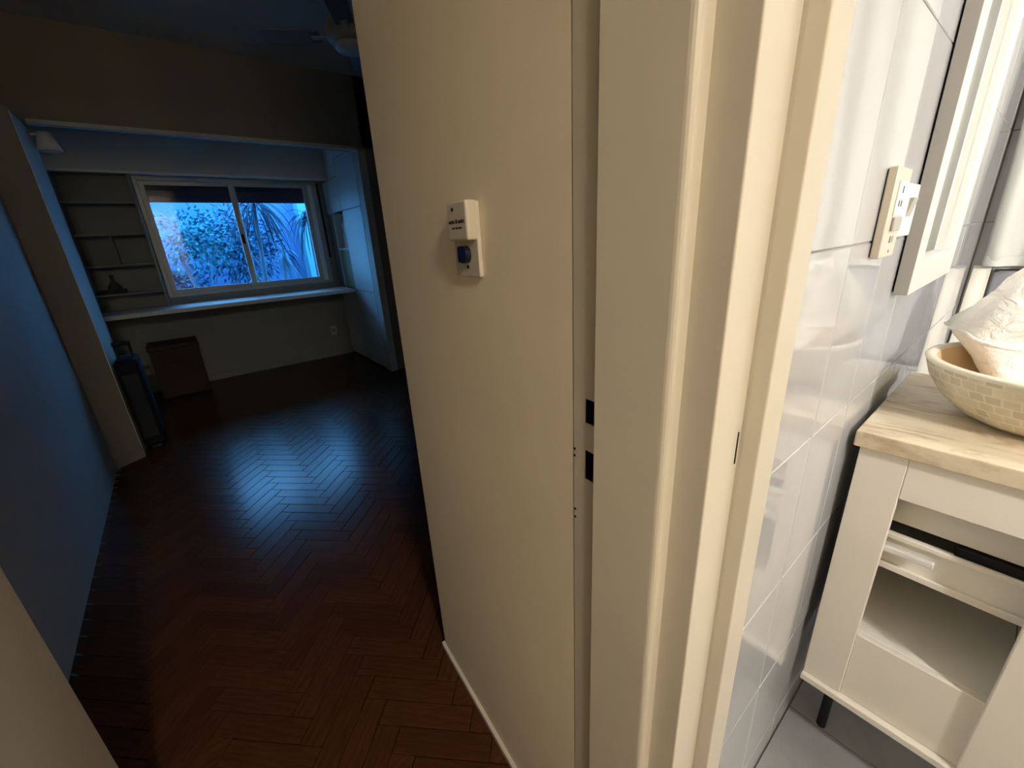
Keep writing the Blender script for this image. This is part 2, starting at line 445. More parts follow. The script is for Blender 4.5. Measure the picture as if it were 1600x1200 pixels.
def put_tile(parent, axis, c0, c1, r0, r1, plane, mat, name='tile'):
    w_, h_ = round(c1-c0-g, 5), round(r1-r0-g, 5)
    key = (axis, w_, h_, mat)
    if key not in cache: cache[key] = tile_mesh(w_, h_, axis, M[mat])
    o = bpy.data.objects.new(name, cache[key]); C.objects.link(o); o.parent = parent
    j = rnd.uniform(-.0003, .0003)
    if axis == 'y': o.location = ((c0+c1)/2, plane+.004+j, (r0+r1)/2); o.rotation_euler = (rnd.gauss(0, .0008), 0, rnd.gauss(0, .001))
    elif axis == 'x': o.location = (plane+.004+j, (c0+c1)/2, (r0+r1)/2); o.rotation_euler = (0, rnd.gauss(0, .0008), rnd.gauss(0, .001))
    else: o.location = ((c0+c1)/2, (r0+r1)/2, plane-.004)
    return o
for r0, r1 in rows:
    if r0 >= 2.5: continue
    for c0, c1 in cols: put_tile(wl, 'y', c0, c1, r0, r1, .177, 'tile')
bc = [(.1765-.2*(k+1), .1765-.2*k) for k in range(9)]
for r0, r1 in rows:
    if r0 >= 2.5: continue
    for c0, c1 in bc: put_tile(wb, 'x', c0, c1, r0, r1, 2.4400, 'tile')
fb = bpy.data.objects['floor_bathroom']
for i in range(7):
    for j in range(6):
        x0 = .508+.30*i; x1 = min(x0+.30, 2.44); y1 = .176-.33*j
        if x1-x0 < .03: continue
        put_tile(fb, 'z', x0, x1, y1-.33, y1, .003, 'floor_tile')

# ================================================================ bedroom: window
win = struct('window_1', bmesh.new(), 'alu')
def frame_bm(x0, x1, z0, z1, y0, y1, w, bev=.002):
    bm = bmesh.new()
    ws = w if isinstance(w, tuple) else (w,)*4   # left right bottom top
    addbox(bm, x0, x0+ws[0], y0, y1, z0, z1, bev, 1); addbox(bm, x1-ws[1], x1, y0, y1, z0, z1, bev, 1)
    addbox(bm, x0+ws[0], x1-ws[1], y0, y1, z0, z0+ws[2], bev, 1); addbox(bm, x0+ws[0], x1-ws[1], y0, y1, z1-ws[3], z1, bev, 1)
    return bm
struct('window_frame', frame_bm(-.07, 1.60, .96, 2.12, 5.66, 5.78, (.035, .05, .03, .04)), 'alu', win)
struct('window_track', box(1.50, 1.555, 5.665, 5.70, .985, 2.08, .004), 'counter_white', win)
s1 = struct('sash', frame_bm(-.035, .772, .985, 2.085, 5.71, 5.74, (.045, .045, .05, .04)), 'alu', win)
s2 = struct('sash', frame_bm(.705, 1.505, .985, 2.085, 5.675, 5.705, (.045, .055, .05, .04)), 'alu', win)
struct('pane', box(.01, .727, 5.722, 5.728, 1.035, 2.045), 'glass', s1)
struct('pane', box(.75, 1.45, 5.687, 5.693, 1.035, 2.045), 'glass', s2)
struct('latch', box(.716, .740, 5.660, 5.675, 1.46, 1.56, .004), 'dark', s2)
sh = thing('roller_shutter', (.77, 5.80, 1.88), 'dark plum roller shutter lowered over the top of the window', 'shutter')
for k in range(4):
    link('slat', box(-.06, 1.59, 5.795, 5.812, 1.893+.057*k, 1.9498+.057*k, .0012), 'dark_red', sh)
st = thing('shutter_strap', (1.625, 5.66, 1.2), 'dark shutter strap with a small round winder right of the window', 'strap')
link('strap', box(1.612, 1.632, 5.678, 5.684, 1.18, 2.1), 'dark', st)
link('winder', cyl((1.622, 5.698, 1.22), (1.622, 5.665, 1.22), .035, seg=24), 'shelf', st, smooth=False)

# ---- counter
ct = thing('window_counter', (.55, 5.4, .845), 'long white built-in counter running under the window', 'counter')
link('worktop', box(-.615, 1.686, 5.13, 5.684, .850, .890, .004), 'counter_white', ct)
link('cleat', box(-.61, 1.68, 5.640, 5.684, .81, .850), 'white_wall', ct)
# ---- closet on the right
cl = thing('built_in_closet', (1.72, 5.0, 0), 'tall white built-in closet to the right of the window', 'closet')
link('carcass', prism([(1.71, 4.53), (2.35, 4.53), (2.35, 5.69), (1.95, 5.69), (1.95, 5.135), (1.71, 5.135)], .0, 2.54), 'closet', cl)
def door(y0, y1, z0, z1, name='door'):
    return link(name, box(1.687, 1.707, y0+.0035, y1-.0035, z0+.0035, z1-.0035, .002, 1), 'closet', cl)
door(4.537, 5.135, .02, .878); door(4.537, 5.135, .878, 1.755); door(4.537, 5.135, 1.755, 2.275); door(4.537, 5.135, 2.275, 2.53)
door(5.135, 5.69, .02, .845, 'lower_panel'); door(5.135, 5.48, 1.755, 2.11); door(5.135, 5.48, 2.11, 2.53)
link('corner_filler', box(1.687, 1.707, 5.48, 5.69, 1.755, 2.105), 'closet', cl)
# cubby column above the counter
link('cubby_side', box(1.687, 1.93, 5.485, 5.51, .892, 1.752), 'closet', cl)
link('cubby_shelf', box(1.687, 1.93, 5.135, 5.485, 1.335, 1.355), 'counter_white', cl)
link('cubby_back', box(1.93, 1.945, 5.135, 5.51, .892, 1.752), 'shelf', cl)
link('cubby_door', box(1.694, 1.708, 5.138, 5.482, .895, 1.333), 'olive', cl)
link('side_panel', box(1.687, 1.93, 5.512, 5.684, .892, 1.752), 'brown_wall', cl)
struct('trim_10', box(1.684, 1.76, 4.385, 4.526, 0, 2.262, .003), 'white_wall')
# contents of the cubby
x = 5.15
bk = [(.022, .27, 'book_c', 'red book'), (.028, .30, 'book_b', 'black book'), (.020, .25, 'book_d', 'blue book'), (.030, .31, 'book_b', 'thick dark book'), (.018, .22, 'book_a', 'thin pale book')]
for i, (wd, hh, m_, lb) in enumerate(bk):
    b_ = thing('book', (1.80, x+wd/2, 1.355), '%s standing %s in the closet cubby' % (lb, ['nearest the tall doors', 'second from the tall doors', 'between two dark books', 'in the middle of the row', 'last in the row beside the figurine'][i]), 'book', 'books in the closet cubby')
    link('cover', box(1.72, 1.88, x, x+wd, 1.3555, 1.355+hh, .002), m_, b_)
    link('page_block', box(1.719, 1.878, x+.003, x+wd-.003, 1.358, 1.353+hh), 'book_a', b_)
    x += wd+.004
fg = tag(link('figurine', lathe([(0, 0), (.04, 0), (.045, .02), (.03, .06), (.042, .12), (.028, .18), (.02, .20), (.034, .235), (.034, .265), (.018, .29), (0, .295)], 24, (1.77, 5.385, 1.3555)), 'white_lamp', smooth=True), 'small pale figurine on the closet cubby shelf', 'figurine')

# ---- bookshelf left of the window
bs = thing('wall_shelves', (-.34, 5.55, .89), 'dim greyish open shelves left of the window', 'shelves')
link('back_board', box(-.612, -.085, 5.680, 5.694, .895, 2.10), 'shelf', bs)
link('side_board', box(-.10, -.078, 5.45, 5.680, .892, 2.10, .002), 'shelf', bs)
link('side_board', box(-.612, -.592, 5.45, 5.680, .892, 2.10, .002), 'shelf', bs)
for z in (1.06, 1.32, 1.595, 1.87):
    link('shelf', box(-.590, -.101, 5.45, 5.679, z-.018, z, .002), 'shelf', bs)
link('divider', box(-.36, -.342, 5.46, 5.679, 1.322, 1.576), 'shelf', bs)
tr = thing('tray', (-.47, 5.55, 1.06), 'dark flat tray on the lowest shelf left of the window', 'tray')
link('base', box(-.575, -.37, 5.49, 5.64, 1.0605, 1.085, .004), 'dark', tr)
link('rim', frame_bm(-.58, -.365, 1.085, 1.0851, 5.485, 5.645, .001) if False else box(-.58, -.365, 5.485, 5.492, 1.0605, 1.100, .002), 'dark', tr)
tag(link('ornament', lathe([(0, 0), (.05, 0), (.055, .03), (.02, .08), (.012, .12), (.022, .135), (0, .15)], 20, (-.45, 5.56, 1.0855)), 'green', smooth=True), 'small dark pointed ornament standing in the tray', 'ornament')
# ---- small wall lamp on the pillar
wlp = thing('wall_lamp', (-.472, 4.2, 2.09), 'pale conical wall lamp high on the left pillar of the niche', 'lamp')
link('arm', cyl((-.472, 4.20, 2.135), (-.42, 4.20, 2.14), .009), 'fan', wlp, smooth=False)
link('lamp_shade', lathe([(.020, .080), (.030, .078), (.062, -.03), (.058, -.03), (.026, .072), (.020, .076)], 32, (-.408, 4.20, 2.075)), 'white_lamp', wlp, smooth=True)
link('bulb', lathe([(0, -.02), (.018, -.01), (.024, .01), (.018, .035), (.012, .06), (0, .06)], 16, (-.408, 4.20, 2.075)), 'white_plastic', wlp, smooth=True)
# ---- objects under the counter
bx = thing('wooden_box', (-.19, 5.4, 0), 'low dark brown wooden chest under the window counter', 'box')
link('body', box(-.36, .03, 5.24, 5.60, .02, .50, .006), 'brown_box', bx)
link('lid', box(-.37, .04, 5.23, 5.61, .502, .545, .006), 'brown_box', bx)
link('handle', box(-.20, -.12, 5.222, 5.238, .36, .375, .004), 'dark', bx)
for sx_ in (-.34, -.02):
    link('foot', box(sx_, sx_+.03, 5.26, 5.29, 0, .02), 'dark', bx)
def suitcase():
    s = thing('soft_suitcase', (-.41, 4.0, 0), 'tall black soft suitcase standing against the left pillar', 'suitcase')
    link('shell', box(-.465, -.335, 3.84, 4.12, .045, .70, .03, 4), 'black_fab', s, smooth=True)
    link('front_pocket', box(-.445, -.355, 3.822, 3.842, .12, .60, .008, 2), 'grey_fab', s)
    for y in (3.89, 4.07):
        link('wheel', cyl((-.43, y, .024), (-.37, y, .024), .024, seg=20), 'dark', s)
    bm = bmesh.new(); addcyl(bm, (-.44, 3.98, .695), (-.44, 3.98, .79), .009, seg=10); addcyl(bm, (-.36, 3.98, .695), (-.36, 3.98, .79), .009, seg=10)
    addcyl(bm, (-.45, 3.98, .797), (-.35, 3.98, .797), .014, seg=12)
    link('handle', bm, 'dark', s)
suitcase()
# ---- socket under the counter
so = thing('wall_socket', (1.50, 5.70, .32), 'small pale wall socket low on the wall under the counter', 'socket')
link('plate', box(1.45, 1.53, 5.692, 5.70, .28, .40, .003), 'plastic', so)
link('socket_face', cyl((1.49, 5.6925, .34), (1.49, 5.688, .34), .022, seg=20), 'shelf', so)
# ---- ceiling fan
FX, FY = 1.20, 2.95
fan = thing('ceiling_fan', (FX, FY, 2.48), 'cream ceiling fan with a round motor housing in the dark room', 'fan')
link('canopy', lathe([(0, .37), (.07, .37), (.075, .34), (.05, .31), (.014, .30), (.014, .16), (0, .16)], 32, (FX, FY, 2.48)), 'fan', fan, smooth=True)
link('motor_housing', lathe([(0, .165), (.06, .165), (.12, .15), (.135, .12), (.135, .06), (.12, .045), (0, .045)], 40, (FX, FY, 2.48)), 'fan', fan, smooth=True)
link('lower_cap', lathe([(0, .043), (.075, .043), (.098, .035), (.10, .02), (.085, .004), (.03, 0), (0, 0)], 40, (FX, FY, 2.48)), 'white_lamp', fan, smooth=True)
for k in range(4):
    a = R2(152+90*k)
    bm = bmesh.new(); addbox(bm, .17, .62, -.065, .065, -.004, .004, .003, 1)
    for v in bm.verts:
        if v.co.x < .3: v.co.y *= .75
    bmesh.ops.transform(bm, matrix=Matrix.Translation((FX, FY, 2.555)) @ Matrix.Rotation(a, 4, 'Z') @ Matrix.Rotation(R2(10), 4, 'X'), verts=bm.verts)
    bl = link('blade', bm, 'fan_blade', fan)
    bm = box(.10, .22, -.018, .018, -.004, .004, .002, 1)
    bmesh.ops.transform(bm, matrix=Matrix.Translation((FX, FY, 2.548)) @ Matrix.Rotation(a, 4, 'Z'), verts=bm.verts)
    link('bracket', bm, 'fan', bl)

# ================================================================ garden beyond the window
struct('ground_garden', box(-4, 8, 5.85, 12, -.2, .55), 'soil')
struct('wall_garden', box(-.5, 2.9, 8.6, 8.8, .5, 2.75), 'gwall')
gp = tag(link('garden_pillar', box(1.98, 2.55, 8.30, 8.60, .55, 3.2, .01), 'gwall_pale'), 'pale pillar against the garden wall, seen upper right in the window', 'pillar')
gp2 = tag(link('downpipe', cyl((-.06, 8.2, .55), (-.06, 8.2, 2.6), .05), 'stem'), 'grey downpipe at the left edge of the window view', 'pipe')
def leaf_mesh(bm, p, d, l, wd, droop, segs=3, twist=0):
    d = Vector(d).normalized(); side = d.cross(Vector((0, 0, 1)))
    if side.length < .05: side = Vector((1, 0, 0))
    side.normalize(); side = Matrix.Rotation(twist, 3, d) @ side
    pr = None; q = Vector(p)
    for i in range(segs+1):
        t = i/segs; ww = wd*math.sin(math.pi*(.12+.86*t))**.7 * (1 if i < segs else .08)
        a = bm.verts.new(q+side*ww); b = bm.verts.new(q-side*ww)
        if pr: bm.faces.new((pr[0], pr[1], b, a))
        pr = (a, b); d = (d+Vector((0, 0, -droop))).normalized(); q = q+d*(l/segs)
def bush(cx, cy, cz, rx, rz, n, mat, label, seed, lsz=.05):
    r = random.Random(seed)
    b = thing('garden_bush', (cx, cy, .55), label, 'bush', None)
    bm = bmesh.new()
    for _ in range(n):
        v = Vector((r.gauss(0, .55), r.gauss(0, .5), r.gauss(0, .5)))
        if v.length > 1.25: continue
        p = Vector((cx+v.x*rx, cy+v.y*rx*.6, cz+v.z*rz))
        leaf_mesh(bm, p, (v.x+r.gauss(0, .5), v.y+r.gauss(0, .5), v.z+r.gauss(0, .4)), lsz*r.uniform(.7, 1.5), lsz*.28, .2, 2, r.uniform(-1, 1))
    f = link('foliage', bm, mat, b); f['kind'] = 'stuff'
    bm = bmesh.new()
    for k in range(7):
        a = r.uniform(0, 6.28); addcyl(bm, (cx+.04*math.cos(a), cy+.04*math.sin(a), .55), (cx+rx*.6*math.cos(a), cy+rx*.3*math.sin(a), cz+r.uniform(-.2, .4)*rz), .012, .005, 8)
    link('stem', bm, 'stem', b)
    return b
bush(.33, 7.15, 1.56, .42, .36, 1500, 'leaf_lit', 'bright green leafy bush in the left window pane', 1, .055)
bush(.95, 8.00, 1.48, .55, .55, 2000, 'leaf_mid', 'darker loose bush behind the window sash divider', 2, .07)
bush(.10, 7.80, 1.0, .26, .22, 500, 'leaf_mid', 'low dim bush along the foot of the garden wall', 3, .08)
def strap_plant(cx, cy, base, top, n, l, mat, label, seed, lean=(0, 0)):
    r = random.Random(seed)
    o = thing('strap_leaf_plant', (cx, cy, base), label, 'plant')
    link('stem', cyl((cx, cy, base), (cx+lean[0], cy+lean[1], top), .035, .022, 12), 'stem', o)
    metas = []
    for k in range(4):
        bm = bmesh.new(); leaf_mesh(bm, (0, 0, 0), (1, 0, .9-.35*k), l*(.8+.12*k), .009, .30+.06*k, 8)
        me = bpy.data.meshes.new('leaf'); bm.to_mesh(me); bm.free(); me.materials.append(M[mat]); metas.append(me)
    for k in range(n):
        q = bpy.data.objects.new('leaf', metas[k % 4]); C.objects.link(q); q.parent = o
        q.location = (lean[0], lean[1], top-base-.02*r.random()-.12*(k/n)); q.rotation_euler = (r.gauss(0, .15), r.gauss(0, .15), r.uniform(0, 6.283))
        s_ = r.uniform(.75, 1.15); q.scale = (s_, 1, s_)
strap_plant(.98, 6.75, .55, 2.02, 70, .80, 'leaf_blade', 'tall strap-leaved plant drooping behind the window divider', 4, (.1, 0))
strap_plant(1.93, 7.6, .55, 1.96, 64, .62, 'leaf_blade', 'strap-leaved plant at the right edge of the window view', 5, (.0, 0))
strap_plant(1.34, 7.40, .55, 1.40, 50, .40, 'leaf_pale', 'pale strap-leaved plant low in the right window pane', 6, (.1, 0))
strap_plant(.84, 6.25, .55, 1.10, 26, .26, 'leaf_pale', 'small pale strap-leaved plant at the foot of the window divider', 8)
for i, (a, b_) in enumerate((((1.15, 7.1, .9), (.72, 7.1, 1.9)), ((1.60, 7.05, .8), (1.18, 7.05, 1.7)))):
    tag(link('leaning_cane', cyl(a, b_, .012, .009, 10), 'leaf_pale'), ['pale cane leaning left in front of the divider plant', 'pale cane leaning left across the right window pane'][i], 'cane')

# ================================================================ hall: switch plates on the right wall
RZW = math.atan2(t2.y, t2.x)     # local +x = along the wall away from camera, local +y = into the hall
def wall_thing(name, s, z, label, cat):
    p = loc2(s, 0.0); return thing(name, (p[0], p[1], z), label, cat, None, RZW)
sw = wall_thing('key_switch', .25, 1.30, 'ivory two-part wall switch with a navy rotary knob on the cream hall wall', 'switch')
def L_(name, bm, mat, par=sw, **k): return link(name, bm, mat, par, local=True, **k)
L_('back_plate', box(-.041, .041, .0003, .008, -.005, .108, .002), 'plastic')
L_('cover_box', box(-.040, .026, .004, .024, .052, .110, .004, 3), 'plastic')
L_('screw', cyl((.004, .0235, .0985), (.004, .0250, .0985), .0030, seg=12), 'hole')
L_('screw', cyl((-.004, .0075, .0105), (-.004, .0092, .0105), .0030, seg=12), 'hole')
kb = bmesh.new(); addcyl(kb, (-.004, .007, .030), (-.004, .018, .030), .0135, seg=28)
addbox(kb, .004, .016, .008, .017, .017, .043, .002, 1)
addbox(kb, .010, .020, .009, .013, .024, .036, .002, 1)
L_('knob', kb, 'navy')
def text_obj(body, size, par, loc, rot, mat, ext=.0002, name='printed_text', width=None):
    cu = bpy.data.curves.new(name, 'FONT'); cu.body = body; cu.size = size; cu.align_x = 'CENTER'; cu.extrude = ext; cu.offset = size*.03
    tmp = bpy.data.objects.new('tmp', cu); C.objects.link(tmp)
    dg = bpy.context.evaluated_depsgraph_get(); dg.update()
    me = bpy.data.meshes.new_from_object(tmp.evaluated_get(dg)); bpy.data.objects.remove(tmp)
    me.materials.clear(); me.materials.append(M[mat])
    if width:
        xs = [v.co.x for v in me.vertices]; k = width/(max(xs)-min(xs)); 
        for v in me.vertices: v.co.x *= k
    me.transform(Matrix.Translation(loc) @ rot)
    o = bpy.data.objects.new(name, me); C.objects.link(o); o.parent = par; return o
rot_txt = Matrix(((-1, 0, 0, 0), (0, 0, 1, 0), (0, 1, 0, 0), (0, 0, 0, 1)))
text_obj('auto & auto', .0085, sw, (-.007, .0243, .0780), rot_txt, 'ink', width=.052)
for k, (c, wd) in enumerate(((.006, .009), (-.006, .009), (-.018, .010))):
    L_('small_print', box(c-wd/2, c+wd/2, .0238, .0243, .0695, .0722, 0), 'ink')

# ================================================================ bathroom things
# ---- vanity
va = thing('bathroom_vanity', (1.3, -.14, 0), 'white vanity cabinet with an open front under the wooden countertop', 'cabinet')
VY0, VY1 = -.48, .155
XF = 1.04
def v_(name, *a, mat='vanity', bev=.0015): return link(name, box(*a, bev, 1), mat, va)
v_('side_panel', XF+.02, 1.54, .139, VY1, .2355, .902)
v_('side_panel', XF+.02, 1.54, VY0, VY0+.016, .2355, .902)
v_('back_panel', 1.528, 1.54, VY0+.017, .138, .236, .902, mat='vanity_in')
v_('stile', XF, XF+.02, .0775, VY1, .2355, .902)
v_('top_rail', XF+.0005, XF+.02, VY0, .0770, .808, .902)
v_('lower_rail', XF+.005, XF+.02, -.155, .0775, .2355, .430)
v_('bottom_board', XF-.012, 1.54, VY0, VY1+.001, .2165, .2350)
v_('inner_shelf', XF+.021, 1.527, -.155, .138, .414, .430, mat='vanity_in')
v_('partition', XF+.021, 1.527, -.172, -.156, .236, .902)
rd = v_('door', XF-.009, XF+.009, VY0+.002, -.1265, .2365, .8065)
link('handle', cyl((XF-.03, -.16, .60), (XF-.03, -.16, .70), .005), 'steel', rd)
for (lx, ly) in ((1.12, .10), (1.12, -.42), (1.49, .10), (1.49, -.42)):
    lg = link('leg', cyl((lx, ly, .003), (lx, ly, .19), .011, seg=16), 'dark', va)
    link('collar', lathe([(0, .2165), (.026, .2165), (.026, .200), (.018, .185), (0, .185)], 20, (lx, ly, 0)), 'grey_plastic', lg, smooth=False)
# inner drawers seen through the opening
d1 = link('drawer', box(1.100, 1.112, -.150, .132, .722, .782, .002, 1), 'vanity_in', va)
link('drawer_side', box(1.113, 1.48, .121, .131, .722, .765), 'vanity_in', d1)
link('drawer_bottom', box(1.113, 1.48, -.150, .120, .722, .730), 'vanity_in', d1)
d2 = link('drawer', box(1.085, 1.097, -.150, .132, .620, .700, .002, 1), 'vanity_in', va)
link('drawer_lip', box(1.076, 1.0845, -.150, .132, .612, .628, .002, 1), 'vanity', d2)
link('drawer_lip', box(1.076, 1.0845, -.150, .132, .692, .704, .002, 1), 'vanity', d2)
link('drawer_side', box(1.0975, 1.48, .121, .131, .622, .690), 'vanity_in', d2)
link('drawer_bottom', box(1.0975, 1.48, -.150, .120, .622, .630), 'vanity_in', d2)
link('handle', box(1.058, 1.070, .0, .095, .666, .681, .003, 2), 'white_plastic', d2)
link('slot_shade', box(1.090, 1.50, -.15, -.02, .690, .7195, .002, 1), 'dark', va)  # near-black block put in as the shade of the slot between drawers
link('backing_block', box(1.40, 1.527, -.155, -.012, .431, .611, .002, 1), 'vanity_in', va)
# ---- countertop
ctp = tag(link('countertop', box(1.026, 1.552, -.50, .165, .903, .939, .003, 2), 'wood'), 'pale mottled wooden countertop on the white bathroom vanity', 'countertop')
# ---- bowl
BX, BY, BZ = 1.286, -.078, .9392
bw = thing('vessel_basin', (BX, BY, BZ), 'round cream vessel basin with a brick-like shell mosaic on the countertop', 'basin')
prof_out = [(0, 0), (.085, 0), (.105, .004), (.135, .020), (.165, .050), (.187, .085), (.198, .118)]
prof_rim = [(.198, .118), (.2005, .123), (.198, .127), (.186, .127), (.181, .122)]
prof_in = [(.181, .122), (.172, .085), (.150, .050), (.115, .026), (.07, .017), (0, .014)]
def lath(n, p, m): return link(n, lathe(p, 72), m, bw, local=True, smooth=True)
lath('outer_shell', prof_out, 'bowl'); lath('rim', prof_rim, 'bowl_rim'); lath('inner_shell', prof_in, 'bowl_in')
link('drain', cyl((0, 0, .0145), (0, 0, .018), .022, seg=24), 'steel', bw, local=True)
# ---- crumpled white cloth on the basin
def cloth():
    r = random.Random(3); NU, NV = 96, 34
    ph = [r.uniform(0, 6.28) for _ in range(8)]
    bm = bmesh.new(); rows_ = []
    cx, cy = 1.405, -.085
    for j in range(NV+1):
        t = j/NV
        row = []
        for i in range(NU):
            a = 2*math.pi*i/NU
            # footprint radius, slightly square, wavy hem
            rx, ry = .135, .19
            sq = (abs(math.cos(a))**3+abs(math.sin(a))**3)**(-1/3)
            k = t**.9
            wob = 1+.04*t*math.sin(5*a+ph[0])+.035*t*math.sin(9*a+ph[1])
            X = rx*sq*k*wob*math.cos(a); Y = ry*sq*k*wob*math.sin(a)
            q = max(0, (t-.50)/.50)
            h_ = .118*(1-(q*.9+.1*q*q)) + .012*(1-t)
            # crumples: long ridged folds plus small creases
            P = Vector((X*7, Y*5, 0))
            rg = 1-abs(mnoise.noise(P+Vector((3.1, .4, 1.7))))*2.2
            rg2 = 1-abs(mnoise.noise(P*2.3+Vector((9.1, 2.4, .7))))*2.2
            edge = min(1, (1-t)*4)
            h_ += (.034*rg+.014*rg2-.028)*(.12+.88*edge)
            rr_ = .012*mnoise.noise(Vector((math.cos(a)*2.2, math.sin(a)*2.2, t*5)))*t
            X += rr_*math.cos(a); Y += rr_*math.sin(a)
            h_ += .006*math.sin(a*2+ph[2])*t
            # sharper diagonal folds
            for fx, fy, ph_, am in ((.75, .66, .3, .010), (-.35, .93, 1.9, .008), (.98, -.2, 4.0, .006)):
                sfold = math.sin((X*fx+Y*fy)*62+ph_+2.2*mnoise.noise(Vector((X*9, Y*9, ph_))))
                h_ += am*(1-abs(sfold))**1.5*edge
            z = 1.106+h_
            if math.cos(a) < -.1:
                s = (-math.cos(a)-.1)/.9
                tri = max(0, 1-abs(((a-math.pi)*1.6+.55))*1.5)+.8*max(0, 1-abs(((a-math.pi)*1.6-1.0))*2.2)
                z -= (.004*s+.022*tri)*max(0, (t-.82)/.18)
                X += .010*tri*max(0, (t-.82)/.18)
            row.append(bm.verts.new((cx+X, cy+Y, z)))
            if j == 0: break
        rows_.append(row)
    ND = 12
    for j in range(1, ND+1):
        u = j/ND; last = rows_[NV]; row = []
        for i in range(NU):
            p = last[i].co; a = 2*math.pi*i/NU
            k = (1-u)**.8*(1-.10*math.sin(math.pi*u)) + .22*u
            wv = .012*math.sin(6*a+ph[1]+3*u)*math.sin(math.pi*u)
            c_ = Vector((cx*(1-u)+1.295*u, cy*(1-u)-.08*u, 0))
            row.append(bm.verts.new((c_.x+(p.x-cx)*k+wv*math.cos(a), c_.y+(p.y-cy)*k+wv*math.sin(a), p.z*(1-u)+.972*u-.004)))
        rows_.append(row)
    for j in range(NV+ND):
        a_, b_ = rows_[j], rows_[j+1]
        for i in range(NU):
            k = (i+1) % NU
            if j == 0: bm.faces.new((a_[0], b_[i], b_[k]))
            else: bm.faces.new((a_[i], a_[k], b_[k], b_[i]))
    o = link('white_towel', bm, 'cloth', smooth=True)
    m = o.modifiers.new('solid', 'SOLIDIFY'); m.thickness = .004; m.offset = -1
    return o, rows_
tw, _ = cloth()
tag(tw, 'crumpled white towel heaped over the far side of the basin', 'towel')
# hem roll as a part: follow the last ring
me = tw.data; ring = [me.vertices[i].co.copy() for i in range(1+33*96, 1+34*96)]
cu = bpy.data.curves.new('hem', 'CURVE'); cu.dimensions = '3D'; cu.bevel_depth = .0035; cu.bevel_resolution = 2
sp = cu.splines.new('POLY'); sp.points.add(95); sp.use_cyclic_u = True
for q, p in zip(sp.points, ring): q.co = (*p, 1)
tmp = bpy.data.objects.new('tmp', cu); C.objects.link(tmp)
dg = bpy.context.evaluated_depsgraph_get(); hm = bpy.data.meshes.new_from_object(tmp.evaluated_get(dg)); bpy.data.objects.remove(tmp)
hm.materials.clear(); hm.materials.append(M['cloth']); ho = bpy.data.objects.new('hem', hm); C.objects.link(ho); ho.parent = tw

# ---- mirror
mi = thing('wall_mirror', (1.35, .177, 1.205), 'tall white framed mirror on the tiled bathroom wall', 'mirror')
YF, YW = .1515, .1765
link('frame_stile', box(1.104, 1.168, YF, YW-.003, 1.205, 2.15, .0012, 1), 'frame_white', mi)
link('frame_stile', box(1.530, 1.602, YF, YW-.003, 1.205, 2.15, .003, 2), 'frame_white', mi)
link('frame_rail', box(1.1685, 1.5295, YF+.0002, YW-.003, 1.2052, 1.268, .0012, 1), 'frame_white', mi)
link('frame_rail', box(1.1685, 1.5295, YF+.0002, YW-.003, 2.09, 2.15, .0012, 1), 'frame_white', mi)
link('side_band', box(1.1012, 1.1035, YF+.001, YW-.003, 1.2055, 2.15), 'frame_side', mi)
link('glass', box(1.1688, 1.5292, .1675, .1725, 1.2685, 2.0895), 'mirror', mi)
link('backing', box(1.110, 1.596, .1735, .1768, 1.212, 2.14), 'dark', mi)

# ---- sockets beside the mirror
ow = thing('socket_plate', (.93, .177, 1.29), 'long ivory socket and switch plate on the tiles left of the mirror', 'socket')
YS = .1635
link('body', box(.866, .955, YS, .1755, 1.290, 1.421, .0015, 1), 'plastic', ow)
link('shadow_gap', box(.869, .952, .1755, .1768, 1.293, 1.418), 'dark', ow)  # near-black strip painted in as the shadow behind the plate
mo = link('socket_module', box(.888, .945, YS-.0015, YS-.0001, 1.352, 1.402, .0008, 1), 'white_plastic', ow)
for xx, zz, ww, hh in ((.912, 1.390, .0022, .010), (.903, 1.370, .0020, .009), (.918, 1.370, .0020, .009)):
    link('slot', box(xx, xx+ww+.003, YS-.0018, YS-.0014, zz-hh/2, zz+hh/2), 'hole', mo)
rk = link('rocker', box(.892, .940, YS-.0040, YS-.0001, 1.330, 1.350, .001, 1), 'frame_side', ow)
link('indicator', box(.905, .925, YS-.0012, YS-.0001, 1.312, 1.322), 'grey_plastic', ow)
link('screw', cyl((.915, YS-.001, 1.299), (.915, YS+.001, 1.299), .0022, seg=10), 'grey_plastic', ow)
o2 = thing('light_switch', (1.02, .177, 1.32), 'small white rocker switch squeezed between the socket plate and mirror', 'switch')
link('body', box(.975, 1.065, .1665, .1768, 1.318, 1.402, .0015, 1), 'white_plastic', o2)
bm = prism([(.0, .0), (.030, .0), (.030, -.010)], 0, .030)
for v in bm.verts: v.co = Vector((1.000+v.co.z*1.2, .1665+v.co.y*.6, 1.350+v.co.x))
link('rocker', bm, 'frame_side', o2)

# ---- shower curtain, pleated
def pleated(name, y0, y1, z0, z1, X, amp, per, mat, par, seed, nseg=160, crease=()):
    r = random.Random(seed); bm = bmesh.new(); prev = None
    NZ = 40
    cols_ = []
    for i in range(nseg+1):
        y = y0+(y1-y0)*i/nseg
        col = []
        for j in range(NZ+1):
            z = z0+(z1-z0)*j/NZ
            f = 1-.35*j/NZ
            x_ = X + amp*f*math.sin(2*math.pi*(y-y0)/per+.4*math.sin(y*17)+.25*math.sin(z*3))+.004*math.sin(z*21+y*9)
            yy = y + .006*math.sin(z*4+i*.05)
            col.append(bm.verts.new((x_, yy, z)))
        cols_.append(col)
    for a, b in zip(cols_, cols_[1:]):
        for j in range(NZ): bm.faces.new((a[j], b[j], b[j+1], a[j+1]))
    o = link(name, bm, mat, par, smooth=True)
    m = o.modifiers.new('s', 'SOLIDIFY'); m.thickness = .003
    return o
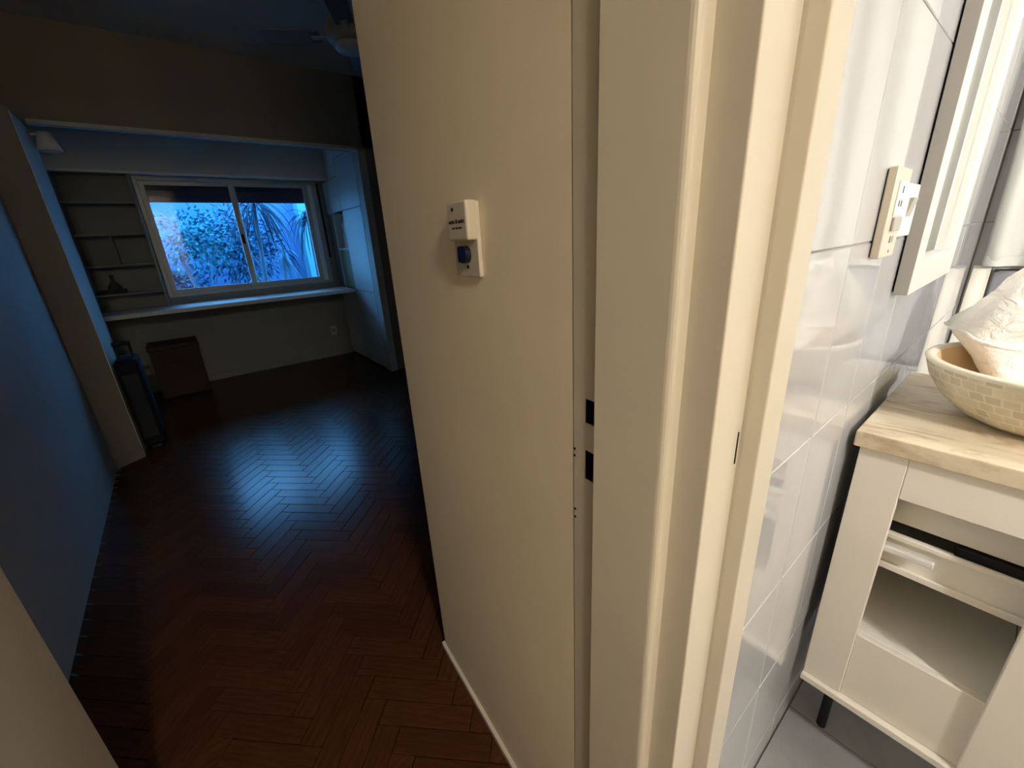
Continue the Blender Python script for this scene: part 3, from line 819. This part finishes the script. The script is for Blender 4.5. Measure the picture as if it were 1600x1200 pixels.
sc = thing('shower_curtain', (2.25, -.4, 1.17), 'white pleated curtain hanging in the far corner of the bathroom', 'curtain')
pleated('curtain_panel', .152, -1.1, 1.172, 2.33, 2.385, .020, .11, 'curtain', sc, 1)
for z in (1.205, 1.45):
    bm = bmesh.new()
pleated('hem', .152, -1.1, 1.160, 1.195, 2.381, .020, .11, 'curtain', sc, 1)
ln = tag(pleated('curtain_liner', .172, .122, .30, 1.16, 2.418, .004, .05, 'liner', None, 2, 24), 'narrow cream liner strip hanging behind the curtain beside the tiled wall', 'curtain')
rod = thing('curtain_rod', (2.395, -.8, 2.37), 'white rod above the bathroom curtain, out at the top', 'rod')
link('rod', cyl((2.395, .176, 2.37), (2.395, -1.75, 2.37), .012), 'white_plastic', rod)
for k in range(14):
    y = .12-.09*k
    link('ring', cyl((2.395, y, 2.37), (2.395, y-.006, 2.37), .018, seg=16), 'steel', rod)
# grey towel below the curtain hem
tb = thing('grey_towel', (2.39, .02, .9), 'grey towel hanging on a rail under the curtain hem, partly behind the white towel', 'towel')
def folded():
    bm = bmesh.new(); n = 40; cs = []
    for i in range(n+1):
        y = .112-.40*i/n; col = []
        for j in range(13):
            z = .74+.40*j/12
            col.append(bm.verts.new((2.424+.006*math.sin(y*70)+0, y, z)))
        cs.append(col)
    for a, b in zip(cs, cs[1:]):
        for j in range(12): bm.faces.new((a[j], b[j], b[j+1], a[j+1]))
    return bm
f_ = link('drape', folded(), 'towel_grey', tb, smooth=True); m_ = f_.modifiers.new('s', 'SOLIDIFY'); m_.thickness = .006
link('rail', cyl((2.426, .11, 1.140), (2.426, -.40, 1.140), .006), 'steel', tb)

# ---- lamps' fixtures
bl_ = thing('bathroom_ceiling_lamp', (1.45, -.85, 2.50), 'round white ceiling lamp lighting the bathroom', 'lamp')
link('fixture', lathe([(0, .10), (.20, .10), (.205, .08), (.20, 0.0), (.185, 0.0), (.185, .02), (0, .02)], 40, (1.45, -.85, 2.50)), 'white_plastic', bl_, smooth=False)
link('diffuser', lathe([(0, .015), (.18, .015), (.18, .005), (0, .005)], 40, (1.45, -.85, 2.50)), 'lamp_on', bl_, smooth=False)
hl_ = thing('hall_ceiling_lamp', (-.20, -1.45, 2.50), 'round warm ceiling lamp lighting the hall', 'lamp')
link('fixture', lathe([(0, .10), (.13, .10), (.13, 0.0), (.12, 0.0), (.12, .02), (0, .02)], 32, (-.20, -1.45, 2.50)), 'fan', hl_, smooth=False)
link('diffuser', lathe([(0, .015), (.115, .015), (.115, .005), (0, .005)], 32, (-.20, -1.45, 2.50)), 'lamp_on_hall', hl_, smooth=False)

wl_ = thing('added_vanity_fill', (.512, -1.15, 1.60), 'added unseen round lamp on the bathroom entrance wall, brightening the vanity front', 'lamp')
link('mount', cyl((.509, -1.15, 1.60), (.585, -1.15, 1.60), .06, seg=28), 'white_plastic', wl_)
link('diffuser', cyl((.5855, -1.15, 1.60), (.594, -1.15, 1.60), .11, seg=32), 'lamp_on', wl_)
